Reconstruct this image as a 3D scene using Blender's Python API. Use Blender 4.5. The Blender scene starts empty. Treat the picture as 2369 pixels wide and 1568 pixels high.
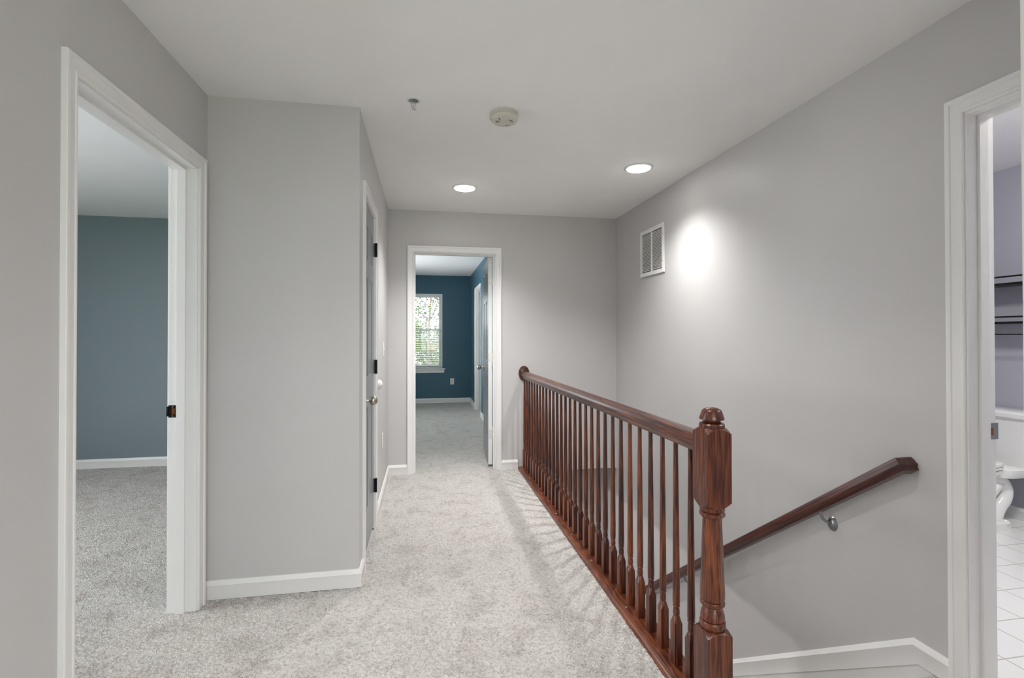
import bpy, bmesh, math, random
import numpy as np
from mathutils import Vector, Matrix
random.seed(7); np.random.seed(7)
S = bpy.context.scene
COL = S.collection
PI = math.pi

# ------------------------------------------------------------------ camera
cam_d = bpy.data.cameras.new('camera')
cam = bpy.data.objects.new('camera', cam_d); COL.objects.link(cam)
S.camera = cam
F_PX, YAW, PITCH, ROLL, CAM_H = 1135.73, 0.1771, 0.0080, -0.0011, 1.2635
cam_d.sensor_fit = 'HORIZONTAL'; cam_d.sensor_width = 36.0
cam_d.lens = 36.0 * F_PX / 2369.0
cam_d.shift_y = -14.45 / 2369.0
cam_d.clip_start = 0.02; cam_d.clip_end = 300
cam.location = (0, 0, CAM_H)
fw = Vector((math.sin(YAW)*math.cos(PITCH), math.cos(YAW)*math.cos(PITCH), math.sin(PITCH)))
rt = Vector((math.cos(YAW), -math.sin(YAW), 0)); up = rt.cross(fw)
r2 = rt*math.cos(ROLL) + up*math.sin(ROLL); u2 = -rt*math.sin(ROLL) + up*math.cos(ROLL)
cam.rotation_euler = Matrix((r2, u2, -fw)).transposed().to_euler()

# ------------------------------------------------------------------ view, world, light levels
S.view_settings.view_transform = 'Standard'
S.view_settings.look = 'None'
S.view_settings.exposure = 0.2
S.view_settings.gamma = 1.0
S.view_settings.use_curve_mapping = False
SKY = 7.2            # daylight outside the windows
E_LENS = 26.0
E_DOWN = 104.0        # the two recessed downlights in view
E_FILL = 41.0        # unseen fill globe added behind the camera to lift ceiling and walls
E_BATH = 135.0        # flush ceiling lamp in the bathroom
E_LOW = 480.0         # lamp in the storey below
E_BED = 66.0          # ceiling lamp in the left bedroom
W = bpy.data.worlds.new('sky'); S.world = W; W.use_nodes = True
wn = W.node_tree.nodes; wn.clear()
wo = wn.new('ShaderNodeOutputWorld'); wb = wn.new('ShaderNodeBackground')
wb.inputs['Color'].default_value = (0.93, 0.97, 1.0, 1); wb.inputs['Strength'].default_value = SKY
W.node_tree.links.new(wb.outputs[0], wo.inputs[0])

# ------------------------------------------------------------------ materials
def lin(r, g, b):
    f = lambda c: (c/255/12.92) if c/255 <= 0.04045 else ((c/255+0.055)/1.055)**2.4
    return (f(r), f(g), f(b), 1)

def base_mat(name):
    m = bpy.data.materials.new(name); m.use_nodes = True
    nt = m.node_tree
    return m, nt, nt.nodes['Principled BSDF']

def N(nt, kind, **kw):
    n = nt.nodes.new(kind)
    for k, v in kw.items():
        if hasattr(n, k): setattr(n, k, v)
        else: n.inputs[k].default_value = v
    return n

def paint(name, rgb, rough=0.5, bump=0.02, scale=260, var=0.03, spec=0.4):
    """wall paint: roller stipple in the bump, a very slight unevenness of colour"""
    m, nt, p = base_mat(name); L = nt.links.new
    c = lin(*rgb)
    tc = N(nt, 'ShaderNodeTexCoord')
    n1 = N(nt, 'ShaderNodeTexNoise', Scale=3.0, Detail=2.0)
    L(tc.outputs['Object'], n1.inputs['Vector'])
    mx = N(nt, 'ShaderNodeMix', data_type='RGBA')
    mx.inputs['A'].default_value = tuple(x*(1-var) for x in c[:3]) + (1,)
    mx.inputs['B'].default_value = tuple(min(1, x*(1+var)) for x in c[:3]) + (1,)
    L(n1.outputs['Fac'], mx.inputs['Factor']); L(mx.outputs['Result'], p.inputs['Base Color'])
    n2 = N(nt, 'ShaderNodeTexNoise', Scale=scale, Detail=2.0)
    L(tc.outputs['Object'], n2.inputs['Vector'])
    b = N(nt, 'ShaderNodeBump', Strength=bump, Distance=0.002)
    L(n2.outputs['Fac'], b.inputs['Height']); L(b.outputs['Normal'], p.inputs['Normal'])
    p.inputs['Roughness'].default_value = rough
    p.inputs['Specular IOR Level'].default_value = spec
    return m

def plain(name, rgb, rough=0.4, metal=0.0, spec=0.5, emit=None, coat=0.0):
    m, nt, p = base_mat(name)
    tc = N(nt, 'ShaderNodeTexCoord')
    n1 = N(nt, 'ShaderNodeTexNoise', Scale=40.0, Detail=2.0)
    nt.links.new(tc.outputs['Object'], n1.inputs['Vector'])
    mr = N(nt, 'ShaderNodeMapRange'); mr.inputs['To Min'].default_value = max(0, rough-0.04); mr.inputs['To Max'].default_value = rough+0.04
    nt.links.new(n1.outputs['Fac'], mr.inputs['Value']); nt.links.new(mr.outputs['Result'], p.inputs['Roughness'])
    p.inputs['Base Color'].default_value = lin(*rgb)
    p.inputs['Metallic'].default_value = metal
    p.inputs['Specular IOR Level'].default_value = spec
    p.inputs['Coat Weight'].default_value = coat
    if emit:
        p.inputs['Emission Color'].default_value = emit[0]; p.inputs['Emission Strength'].default_value = emit[1]
    return m

def wood(name, axis='Z', rot=0.0, dark=(29, 9, 4), mid=(70, 25, 12), light=(130, 68, 32), rough=0.34):
    """stained oak under varnish: long dark pores and streaks running along one axis"""
    m, nt, p = base_mat(name); L = nt.links.new
    tc = N(nt, 'ShaderNodeTexCoord'); oi = N(nt, 'ShaderNodeObjectInfo')
    mp0 = N(nt, 'ShaderNodeMapping'); mp0.inputs['Rotation'].default_value = (rot, 0, 0)
    L(tc.outputs['Object'], mp0.inputs['Vector'])
    off = N(nt, 'ShaderNodeVectorMath', operation='ADD'); ml = N(nt, 'ShaderNodeMath', operation='MULTIPLY'); ml.inputs[1].default_value = 37.0
    L(oi.outputs['Random'], ml.inputs[0]); L(mp0.outputs['Vector'], off.inputs[0]); L(ml.outputs[0], off.inputs[1])
    def stretched(sc, along, detail=3.0, dist=0.0):
        mp = N(nt, 'ShaderNodeMapping')
        s = [sc, sc, sc]; s['XYZ'.index(axis)] = along
        mp.inputs['Scale'].default_value = s
        L(off.outputs['Vector'], mp.inputs['Vector'])
        n = N(nt, 'ShaderNodeTexNoise', Scale=1.0, Detail=detail, Distortion=dist); L(mp.outputs['Vector'], n.inputs['Vector'])
        return n
    g1 = stretched(130, 6.0, 3.0, 0.8); g2 = stretched(420, 10.0, 2.0); g3 = stretched(22, 2.4, 2.0)
    a = N(nt, 'ShaderNodeMath', operation='MULTIPLY_ADD'); a.inputs[1].default_value = 0.55
    L(g1.outputs['Fac'], a.inputs[0]); b2 = N(nt, 'ShaderNodeMath', operation='MULTIPLY'); b2.inputs[1].default_value = 0.25
    L(g2.outputs['Fac'], b2.inputs[0]); L(b2.outputs[0], a.inputs[2])
    a2 = N(nt, 'ShaderNodeMath', operation='MULTIPLY_ADD'); a2.inputs[1].default_value = 0.15
    L(g3.outputs['Fac'], a2.inputs[0]); L(a.outputs[0], a2.inputs[2])
    tint = N(nt, 'ShaderNodeMath', operation='MULTIPLY_ADD'); tint.inputs[1].default_value = 0.08
    L(oi.outputs['Random'], tint.inputs[0]); L(a2.outputs[0], tint.inputs[2])
    cr = N(nt, 'ShaderNodeValToRGB'); e = cr.color_ramp.elements
    e[0].position = 0.38; e[0].color = lin(*dark); e[1].position = 0.64; e[1].color = lin(*light)
    k = cr.color_ramp.elements.new(0.49); k.color = lin(*mid)
    L(tint.outputs[0], cr.inputs['Fac']); L(cr.outputs['Color'], p.inputs['Base Color'])
    bp = N(nt, 'ShaderNodeBump', Strength=0.12, Distance=0.001); L(g2.outputs['Fac'], bp.inputs['Height']); L(bp.outputs['Normal'], p.inputs['Normal'])
    p.inputs['Roughness'].default_value = rough
    p.inputs['Coat Weight'].default_value = 0.25; p.inputs['Coat Roughness'].default_value = 0.2
    return m

def carpet(name, rgb_hi, rgb_lo, disp=0.010, tuft=112.0):
    """twist pile: tufts as real displacement, yarn a little uneven in colour, pile brushed in patches"""
    m, nt, p = base_mat(name); L = nt.links.new
    m.displacement_method = 'BOTH'
    tc = N(nt, 'ShaderNodeNewGeometry')
    nw = N(nt, 'ShaderNodeTexNoise', Scale=55.0, Detail=2.0); L(tc.outputs['Position'], nw.inputs['Vector'])
    wv = N(nt, 'ShaderNodeVectorMath', operation='MULTIPLY_ADD'); wv.inputs[1].default_value = (0.028, 0.028, 0.0)
    L(nw.outputs['Color'], wv.inputs[0]); L(tc.outputs['Position'], wv.inputs[2])
    mp = N(nt, 'ShaderNodeMapping'); mp.inputs['Rotation'].default_value = (0, 0, 0.5); mp.inputs['Scale'].default_value = (1.0, 1.55, 1.0)
    L(wv.outputs['Vector'], mp.inputs['Vector'])
    vo = N(nt, 'ShaderNodeTexVoronoi', Scale=tuft); L(mp.outputs['Vector'], vo.inputs['Vector'])
    fine = N(nt, 'ShaderNodeTexNoise', Scale=420.0, Detail=2.0); L(tc.outputs['Position'], fine.inputs['Vector'])
    big = N(nt, 'ShaderNodeTexNoise', Scale=6.5, Detail=4.0, Roughness=0.6, Distortion=0.5); L(tc.outputs['Position'], big.inputs['Vector'])
    # height
    h = N(nt, 'ShaderNodeMath', operation='MULTIPLY_ADD'); h.inputs[1].default_value = -1.1; L(vo.outputs['Distance'], h.inputs[0])
    fm = N(nt, 'ShaderNodeMath', operation='MULTIPLY_ADD'); fm.inputs[1].default_value = 0.35; fm.inputs[2].default_value = 0.55
    L(fine.outputs['Fac'], fm.inputs[0]); L(fm.outputs[0], h.inputs[2])
    dp = N(nt, 'ShaderNodeDisplacement', Scale=disp, Midlevel=0.7); L(h.outputs[0], dp.inputs['Height'])
    L(dp.outputs['Displacement'], nt.nodes['Material Output'].inputs['Displacement'])
    # colour: yarn to yarn, and brushed patches
    sep = N(nt, 'ShaderNodeSeparateColor'); L(vo.outputs['Color'], sep.inputs['Color'])
    pr = N(nt, 'ShaderNodeMapRange', interpolation_type='SMOOTHSTEP'); pr.inputs['From Min'].default_value = 0.33; pr.inputs['From Max'].default_value = 0.53
    L(big.outputs['Fac'], pr.inputs['Value'])
    fl = N(nt, 'ShaderNodeMapRange', interpolation_type='SMOOTHSTEP'); fl.inputs['From Min'].default_value = 0.05; fl.inputs['From Max'].default_value = 0.45; L(sep.outputs['Red'], fl.inputs['Value'])
    f1 = N(nt, 'ShaderNodeMath', operation='MULTIPLY'); f1.inputs[1].default_value = 0.66; L(fl.outputs['Result'], f1.inputs[0])
    f2 = N(nt, 'ShaderNodeMath', operation='MULTIPLY_ADD'); f2.inputs[1].default_value = 0.34; L(pr.outputs['Result'], f2.inputs[0]); L(f1.outputs[0], f2.inputs[2])
    mx = N(nt, 'ShaderNodeMix', data_type='RGBA'); mx.inputs['A'].default_value = lin(*rgb_lo); mx.inputs['B'].default_value = lin(*rgb_hi)
    L(f2.outputs[0], mx.inputs['Factor']); L(mx.outputs['Result'], p.inputs['Base Color'])
    p.inputs['Roughness'].default_value = 1.0; p.inputs['Specular IOR Level'].default_value = 0.1
    p.inputs['Sheen Weight'].default_value = 0.15
    return m

def tile(name, sx, sy, ox, oy, rgb, grout, joint=0.006):
    m, nt, p = base_mat(name); L = nt.links.new
    g = N(nt, 'ShaderNodeNewGeometry'); sp = N(nt, 'ShaderNodeSeparateXYZ'); L(g.outputs['Position'], sp.inputs[0])
    outs = []
    for ax, s, o in (('X', sx, ox), ('Y', sy, oy)):
        a = N(nt, 'ShaderNodeMath', operation='SUBTRACT'); a.inputs[1].default_value = o - joint/2 - 20*s; L(sp.outputs[ax], a.inputs[0])
        b = N(nt, 'ShaderNodeMath', operation='MODULO'); b.inputs[1].default_value = s; L(a.outputs[0], b.inputs[0])
        c = N(nt, 'ShaderNodeMath', operation='LESS_THAN'); c.inputs[1].default_value = joint; L(b.outputs[0], c.inputs[0]); outs.append(c)
    mxm = N(nt, 'ShaderNodeMath', operation='MAXIMUM'); L(outs[0].outputs[0], mxm.inputs[0]); L(outs[1].outputs[0], mxm.inputs[1])
    mx = N(nt, 'ShaderNodeMix', data_type='RGBA'); mx.inputs['A'].default_value = lin(*rgb); mx.inputs['B'].default_value = lin(*grout)
    L(mxm.outputs[0], mx.inputs['Factor']); L(mx.outputs['Result'], p.inputs['Base Color'])
    p.inputs['Roughness'].default_value = 0.25
    return m

def glow(name, rgb, strength):
    m, nt, p = base_mat(name)
    p.inputs['Base Color'].default_value = (0.8, 0.8, 0.8, 1)
    p.inputs['Emission Color'].default_value = (*rgb, 1); p.inputs['Emission Strength'].default_value = strength
    return m

def glass(name):
    m, nt, p = base_mat(name)
    for n in list(nt.nodes): nt.nodes.remove(n)
    o = N(nt, 'ShaderNodeOutputMaterial'); t = N(nt, 'ShaderNodeBsdfTransparent'); g = N(nt, 'ShaderNodeBsdfGlossy', Roughness=0.02)
    fr = N(nt, 'ShaderNodeFresnel', IOR=1.35); mx = N(nt, 'ShaderNodeMixShader')
    nt.links.new(fr.outputs[0], mx.inputs[0]); nt.links.new(t.outputs[0], mx.inputs[1]); nt.links.new(g.outputs[0], mx.inputs[2])
    nt.links.new(mx.outputs[0], o.inputs['Surface'])
    return m

def leaf_mat(name, a, b):
    m, nt, p = base_mat(name); L = nt.links.new
    tc = N(nt, 'ShaderNodeTexCoord'); n1 = N(nt, 'ShaderNodeTexNoise', Scale=2.5, Detail=4.0); L(tc.outputs['Object'], n1.inputs['Vector'])
    cr = N(nt, 'ShaderNodeValToRGB'); e = cr.color_ramp.elements
    e[0].position = 0.35; e[0].color = lin(*a); e[1].position = 0.65; e[1].color = lin(*b)
    L(n1.outputs['Fac'], cr.inputs['Fac']); L(cr.outputs['Color'], p.inputs['Base Color'])
    p.inputs['Roughness'].default_value = 0.6
    p.inputs['Transmission Weight'].default_value = 0.0
    return m

M = dict(
    wall=paint('hall_wall_paint', (200, 198, 197), rough=0.42, spec=0.3),
    blue=paint('blue_wall_paint', (66, 101, 119), rough=0.45),
    bedblue=paint('slate_wall_paint', (124, 137, 144), rough=0.5),
    lav=paint('lavender_wall_paint', (178, 178, 188), rough=0.5),
    ceil=paint('ceiling_paint', (246, 245, 244), rough=0.9, bump=0.03, spec=0.1),
    trim=paint('white_trim_paint', (236, 235, 233), rough=0.3, bump=0.005, scale=90, var=0.01),
    grey=paint('grey_door_paint', (134, 138, 142), rough=0.28, bump=0.01, scale=90, var=0.02),
    woodz=wood('stained_oak_upright', 'Z'), woody=wood('stained_oak_lengthwise', 'Y'),
    woods=wood('stained_oak_sloping', 'Y', rot=math.atan(0.72), dark=(28, 7, 4), mid=(66, 20, 10), light=(98, 40, 20)),
    carpet=carpet('hall_carpet', (218, 214, 210), (177, 169, 162)),
    carpet2=carpet('bedroom_carpet', (218, 214, 210), (177, 169, 162)),
    nickel=plain('satin_nickel', (188, 182, 172), 0.28, 1.0),
    bracket=plain('bracket_grey_metal', (150, 152, 154), 0.35, 0.9),
    black=plain('black_metal', (18, 17, 17), 0.35, 0.3),
    bronze=plain('dark_bronze', (32, 28, 26), 0.35, 0.6),
    brass=plain('worn_brass', (150, 92, 55), 0.35, 0.8),
    white=plain('white_plastic', (232, 232, 230), 0.35),
    cream=plain('aged_cream_plastic', (206, 201, 190), 0.45),
    slot=plain('dark_slot', (74, 70, 62), 0.8),
    yellow=plain('yellow_tag', (170, 160, 60), 0.6),
    chrome=plain('bright_steel', (200, 200, 200), 0.15, 1.0),
    paintedsteel=plain('paint_spotted_steel', (222, 220, 216), 0.3, 0.1),
    vent=plain('white_enamel', (238, 238, 236), 0.35),
    duct=plain('dark_duct', (92, 84, 76), 0.8),
    china=plain('white_china', (238, 238, 235), 0.08, 0, 0.6, coat=0.4),
    tile=tile('white_floor_tile', 0.2, 0.2107, 2.439, 1.563, (238, 238, 236), (196, 191, 184)),
    lens=glow('lamp_lens', (1.0, 0.99, 0.975), E_LENS),
    lens_fill=glow('fill_globe_glow', (1.0, 0.99, 0.975), E_FILL),
    lens_bath=glow('lamp_lens_bathroom', (1.0, 0.98, 0.95), E_BATH),
    lens_low=glow('lamp_lens_below', (1.0, 0.97, 0.98), E_LOW),
    lens_bed=glow('lamp_lens_bedroom', (1.0, 0.93, 0.85), E_BED),
    glass=glass('window_glass'),
    vinyl=plain('white_vinyl', (228, 230, 232), 0.35),
    slat=plain('blind_slat', (232, 234, 236), 0.4),
    leafa=leaf_mat('leaves_mid', (30, 46, 18), (58, 80, 32)),
    leafb=leaf_mat('leaves_light', (58, 82, 32), (100, 120, 58)),
    bark=paint('bark', (92, 80, 66), rough=0.9, bump=0.3, scale=30, var=0.2),
    grass=paint('lawn', (96, 128, 62), rough=0.95, bump=0.3, scale=40, var=0.25),
)

# ------------------------------------------------------------------ mesh helpers
class MB:
    def __init__(self): self.v = []; self.f = []; self.m = []
    def add(self, vs, fs, mi=0):
        o = len(self.v); self.v += [tuple(p) for p in vs]
        for f in fs: self.f.append(tuple(o+i for i in f)); self.m.append(mi)
        return self
    def box(self, x0, x1, y0, y1, z0, z1, mi=0, T=None, faces=None):
        v = [(x0,y0,z0),(x1,y0,z0),(x1,y1,z0),(x0,y1,z0),(x0,y0,z1),(x1,y0,z1),(x1,y1,z1),(x0,y1,z1)]
        if T: v = [T @ Vector(p) for p in v]
        fs = [(0,3,2,1),(4,5,6,7),(0,1,5,4),(1,2,6,5),(2,3,7,6),(3,0,4,7)]   # -z +z -y +x +y -x
        o = len(self.v); self.v += [tuple(p) for p in v]
        for i, f in enumerate(fs):
            self.f.append(tuple(o+k for k in f)); self.m.append(faces[i] if faces else mi)
        return self
    def lathe(self, prof, c, axis='Z', n=32, mi=0, sx=1.0, sy=1.0, T=None):
        """prof: list of (radius, height along the axis)"""
        vs = []; fs = []; rings = []
        def place(x, y, h):
            p = {'Z': (x, y, h), 'Y': (x, h, y), 'X': (h, x, y)}[axis]
            q = Vector((p[0]+c[0], p[1]+c[1], p[2]+c[2]))
            return tuple(T @ q) if T else tuple(q)
        for r, h in prof:
            if r < 1e-6: rings.append([len(vs)]); vs.append(place(0, 0, h))
            else:
                rings.append(list(range(len(vs), len(vs)+n)))
                for i in range(n):
                    a = 2*PI*i/n; vs.append(place(r*math.cos(a)*sx, r*math.sin(a)*sy, h))
        for A, B in zip(rings, rings[1:]):
            for i in range(n):
                j = (i+1) % n
                a0, a1 = (A[0], A[0]) if len(A) == 1 else (A[i], A[j])
                b0, b1 = (B[0], B[0]) if len(B) == 1 else (B[i], B[j])
                f = []
                for k in (a0, a1, b1, b0):
                    if k not in f: f.append(k)
                if len(f) > 2: fs.append(tuple(f))
        return self.add(vs, fs, mi)
    def loft(self, rings, mi=0, cap=True, closed=True):
        """rings: equal-length lists of points"""
        n = len(rings[0]); vs = [p for r in rings for p in r]; fs = []
        for k in range(len(rings)-1):
            for i in range(n if closed else n-1):
                j = (i+1) % n
                fs.append((k*n+i, k*n+j, (k+1)*n+j, (k+1)*n+i))
        if cap:
            fs.append(tuple(range(n-1, -1, -1))); fs.append(tuple((len(rings)-1)*n+i for i in range(n)))
        return self.add(vs, fs, mi)
    def sweep(self, path, nrm, prof, side=1, closed_path=False, mi=0):
        """profile (a: sideways in the plane of the path, b: along nrm) swept along a planar path with mitred corners"""
        nrm = Vector(nrm).normalized(); P = [Vector(p) for p in path]; rings = []
        for i, p in enumerate(P):
            d0 = (p-P[i-1]).normalized() if i > 0 else None
            d1 = (P[i+1]-p).normalized() if i < len(P)-1 else None
            if d0 is None: d0 = d1
            if d1 is None: d1 = d0
            s0 = nrm.cross(d0)*side; s1 = nrm.cross(d1)*side
            s = s0 + s1; s = s / max(1e-6, (s.length_squared/2.0)) if s.length > 1e-6 else s0
            rings.append([p + s*a + nrm*b for a, b in prof])
        return self.loft(rings, mi)
    def tube(self, pts, rad, n=12, mi=0, fy=1.0):
        P = [Vector(p) for p in pts]; rings = []
        R = rad if isinstance(rad, (list, tuple)) else [rad]*len(P)
        a = None
        for i, p in enumerate(P):
            d = (P[min(i+1, len(P)-1)] - P[max(i-1, 0)]).normalized()
            if a is None:
                a = d.cross(Vector((0, 0, 1)))
                if a.length < 1e-2: a = d.cross(Vector((1, 0, 0)))
            a = (a - d*a.dot(d)).normalized(); b = a.cross(d).normalized()
            rings.append([p + a*R[i]*math.cos(2*PI*k/n) + b*R[i]*fy*math.sin(2*PI*k/n) for k in range(n)])
        return self.loft(rings, mi)
    def build(self, name, mats, parent=None, smooth=30, bevel=0.0, seg=2, origin=None):
        me = bpy.data.meshes.new(name)
        vs = np.array(self.v, dtype=float)
        if origin is None:
            lo = vs.min(0); hi = vs.max(0); origin = ((lo[0]+hi[0])/2, (lo[1]+hi[1])/2, lo[2])
        origin = Vector(origin)
        me.from_pydata([tuple(Vector(p)-origin) for p in self.v], [], self.f)
        ml = mats if isinstance(mats, (list, tuple)) else [mats]
        for k in ml: me.materials.append(k)
        me.polygons.foreach_set('material_index', self.m)
        bm = bmesh.new(); bm.from_mesh(me); bmesh.ops.recalc_face_normals(bm, faces=bm.faces); bm.to_mesh(me); bm.free()
        if smooth:
            me.polygons.foreach_set('use_smooth', [True]*len(me.polygons)); me.set_sharp_from_angle(angle=math.radians(smooth))
        me.update()
        o = bpy.data.objects.new(name, me); COL.objects.link(o)
        pw = Vector((0, 0, 0)); q = parent
        while q: pw += q.location; q = q.parent
        o.parent = parent; o.location = origin - pw
        if bevel:
            b = o.modifiers.new('bevel', 'BEVEL'); b.width = bevel; b.segments = seg; b.limit_method = 'ANGLE'; b.angle_limit = math.radians(40)
        return o

def tag(o, label=None, cat=None, group=None, kind=None):
    if label: o['label'] = label
    if cat: o['category'] = cat
    if group: o['group'] = group
    if kind: o['kind'] = kind
    return o
def thing(name, loc, label, cat, group=None, kind=None):
    o = bpy.data.objects.new(name, None); o.empty_display_size = 0.05; COL.objects.link(o); o.location = loc
    return tag(o, label, cat, group, kind)
def struct(o, label, cat): return tag(o, label, cat, kind='structure')

XR, YF, XC, YC, XL, H = 1.887, 4.640, -0.3256, 2.607, -1.039, 2.44
T = 0.115

def wall_mb(axis, pos, thick, a0, a1, z0, z1, openings=(), mb=None):
    """a wall slab; its face at pos gets material 0, the face at pos+thick material 1"""
    mb = mb or MB()
    lo, hi = min(pos, pos+thick), max(pos, pos+thick)
    f_lo, f_hi = (0, 1) if thick > 0 else (1, 0)
    def blk(b0, b1, c0, c1):
        if b1-b0 < 1e-4 or c1-c0 < 1e-4: return
        if axis == 'X': mb.box(lo, hi, b0, b1, c0, c1, faces=[0, 0, 0, f_hi, 0, f_lo])
        else: mb.box(b0, b1, lo, hi, c0, c1, faces=[0, 0, f_lo, 0, f_hi, 0])
    cur = a0
    for (b0, b1, c0, c1) in sorted(openings):
        blk(cur, b0, z0, z1); blk(b0, b1, z0, c0); blk(b0, b1, c1, z1); cur = b1
    blk(cur, a1, z0, z1)
    return mb

# ------------------------------------------------------------------ walls
HEAD = 2.046
JT = 0.016                # jamb thickness
D1 = (1.692, 2.503)       # left bedroom doorway (along y)
D2 = (2.802, 3.372)       # closet doorway (along y)
D3 = (-0.090, 0.664)      # blue room doorway (along x)
D4 = (0.712, 1.420)       # bathroom doorway (along y)
mb = wall_mb('X', XR, T, 0.50, 4.755, 0, H, [(D4[0]-JT, D4[1]+JT, 0, HEAD+JT)])
mb.box(XR, XR+T, 1.50, 4.755, -2.9, 0.0, faces=[0, 0, 0, 1, 0, 0]); mb.box(XR, XR+T, 4.755, 5.02, -2.9, -0.04)
struct(mb.build('wall_right', [M['wall'], M['lav']]), 'pale grey hall wall running beside the open stairwell', 'wall')
mb = wall_mb('Y', YF, T, -0.44, XR, 0, H, [(D3[0]-JT, D3[1]+JT, 0, HEAD+JT)])
mb.box(1.0, XR, YF, 5.02, -0.04, 0.0, faces=[0, 0, 0, 1, 1, 0])
struct(mb.build('wall_far', [M['wall'], M['blue']]), 'pale grey end wall holding the doorway to the blue bedroom', 'wall')
struct(wall_mb('X', XC, -T, YC+T, YF, 0, H, [(D2[0]-JT, D2[1]+JT, 0, HEAD+JT)]).build('wall_corridor', [M['wall'], M['wall']]), 'pale grey hall wall holding the narrow grey closet door', 'wall')
mb = wall_mb('Y', YC, T, XL, XC, 0, H)
struct(mb.build('wall_closet', [M['wall'], M['wall']]), 'plain grey wall panel facing the camera between bedroom doorway and closet door', 'wall')
mb = wall_mb('X', XL, -T, -3.5, YC+T, 0, H, [(D1[0]-JT, D1[1]+JT, 0, HEAD+JT)])
struct(mb.build('wall_left', [M['wall'], M['bedblue']]), 'grey hall wall at the left holding the open bedroom doorway', 'wall')
struct(wall_mb('X', XL, -T, YC+T, 5.39, 0, H).build('wall_bedroom_right', [M['wall'], M['bedblue']]), 'bedroom side wall hidden behind the left doorway jamb', 'wall')
struct(wall_mb('Y', 5.39, T, -4.2, XL-T, 0, H).build('wall_bedroom_far', [M['bedblue'], M['wall']]), 'slate blue bedroom wall seen through the left doorway', 'wall')
struct(wall_mb('X', -4.2, -T, 0.9, 5.5, 0, H, [(1.25, 3.15, 0.35, 2.2)]).build('wall_bedroom_left', [M['bedblue'], M['wall']]), 'outer bedroom wall with the window, left of the frame', 'wall')
struct(wall_mb('Y', 0.9, -T, -4.2, XL-T, 0, H).build('wall_bedroom_near', [M['bedblue'], M['wall']]), 'near bedroom wall, out of sight left of the doorway', 'wall')
# blue bedroom
BX0, BX1, BY = -1.04, 0.884, 9.53
WIN = (-0.485, 0.345, 0.665, 2.085)
struct(wall_mb('Y', BY, T, BX0-T, BX1+T, 0, H, [WIN]).build('wall_blue_far', [M['blue'], M['white']]), 'deep teal blue wall holding the window with blinds', 'wall')
struct(wall_mb('X', BX1, T, YF+T, BY, 0, H, [(7.75-JT, 8.505+JT, 0, HEAD+JT)]).build('wall_blue_right', [M['blue'], M['wall']]), 'teal blue side wall right of the bedroom window', 'wall')
struct(wall_mb('X', BX0, -T, 5.505, BY, 0, H, [(6.2, 8.2, 0.65, 2.1)]).build('wall_blue_left', [M['blue'], M['white']]), 'teal blue wall out of sight left of the far doorway', 'wall')
struct(wall_mb('Y', YF+T+0.0, 0.02, BX0, -0.44, 0, H).build('wall_blue_near', [M['wall'], M['blue']]), 'teal blue wall behind the closet, out of sight', 'wall')
# bathroom
BTX, BTY0, BTY1 = 4.03, 0.30, 3.60
struct(wall_mb('X', BTX, T, BTY0, BTY1, 0, H).build('wall_bath_far', [M['lav'], M['wall']]), 'lavender bathroom wall behind the toilet', 'wall')
struct(wall_mb('Y', BTY1, T, XR+T, BTX+T, 0, H).build('wall_bath_left', [M['lav'], M['wall']]), 'lavender bathroom wall hidden behind the door jamb', 'wall')
struct(wall_mb('Y', BTY0, -T, XR+T, BTX+T, 0, H).build('wall_bath_right', [M['lav'], M['wall']]), 'lavender bathroom wall outside the frame at the right', 'wall')
# hall behind the camera
NX = 0.942
struct(wall_mb('Y', 0.62, -T, NX+0.02, XR, 0, H).build('wall_near', [M['wall'], M['wall']]), 'short grey partition at the right edge beside the camera', 'wall')
struct(wall_mb('X', XR, T, -3.5, 0.50, 0, H).build('wall_back_right', [M['wall'], M['lav']]), 'grey hall wall behind the camera at the right', 'wall')
struct(wall_mb('Y', -3.5, -T, XL-T, XR+T, 0, H, [(-0.5, 1.3, 0.6, 2.1)]).build('wall_back', [M['wall'], M['wall']]), 'grey end wall with an added window behind the camera', 'wall')
# stairwell below
struct(wall_mb('Y', 4.906, T, -1.2, XR, -2.9, -0.02).build('wall_stair_far', [M['wall'], M['wall']]), 'pale wall low in the stairwell below the end wall', 'wall')
mb = MB(); mb.box(0.90, 1.0, 1.50, 2.90, -2.9, -0.345); mb.box(0.90, XR, 1.44, 1.50, -2.9, -0.345)
struct(mb.build('wall_stair_left', [M['wall']]), 'stairwell side wall under the railing', 'wall')
mb = MB(); mb.box(-1.2, XR, 2.2, 4.906, -2.98, -2.9); mb.box(-1.3, -1.2, 2.2, 5.0, -2.9, -0.345); mb.box(-1.2, 0.9, 2.1, 2.2, -2.9, -0.345); mb.box(-1.3, 1.0, YF+T, 4.906, -0.345, -0.05)
struct(mb.build('wall_lower_hall', [M['wall']]), 'walls of the storey below, out of sight', 'wall')
mb = MB(); mb.box(-4.4, 4.3, -3.7, 9.75, H, H+0.08)
struct(mb.build('ceiling', M['ceil']), 'flat white ceiling over the hall and rooms', 'ceiling')

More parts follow.
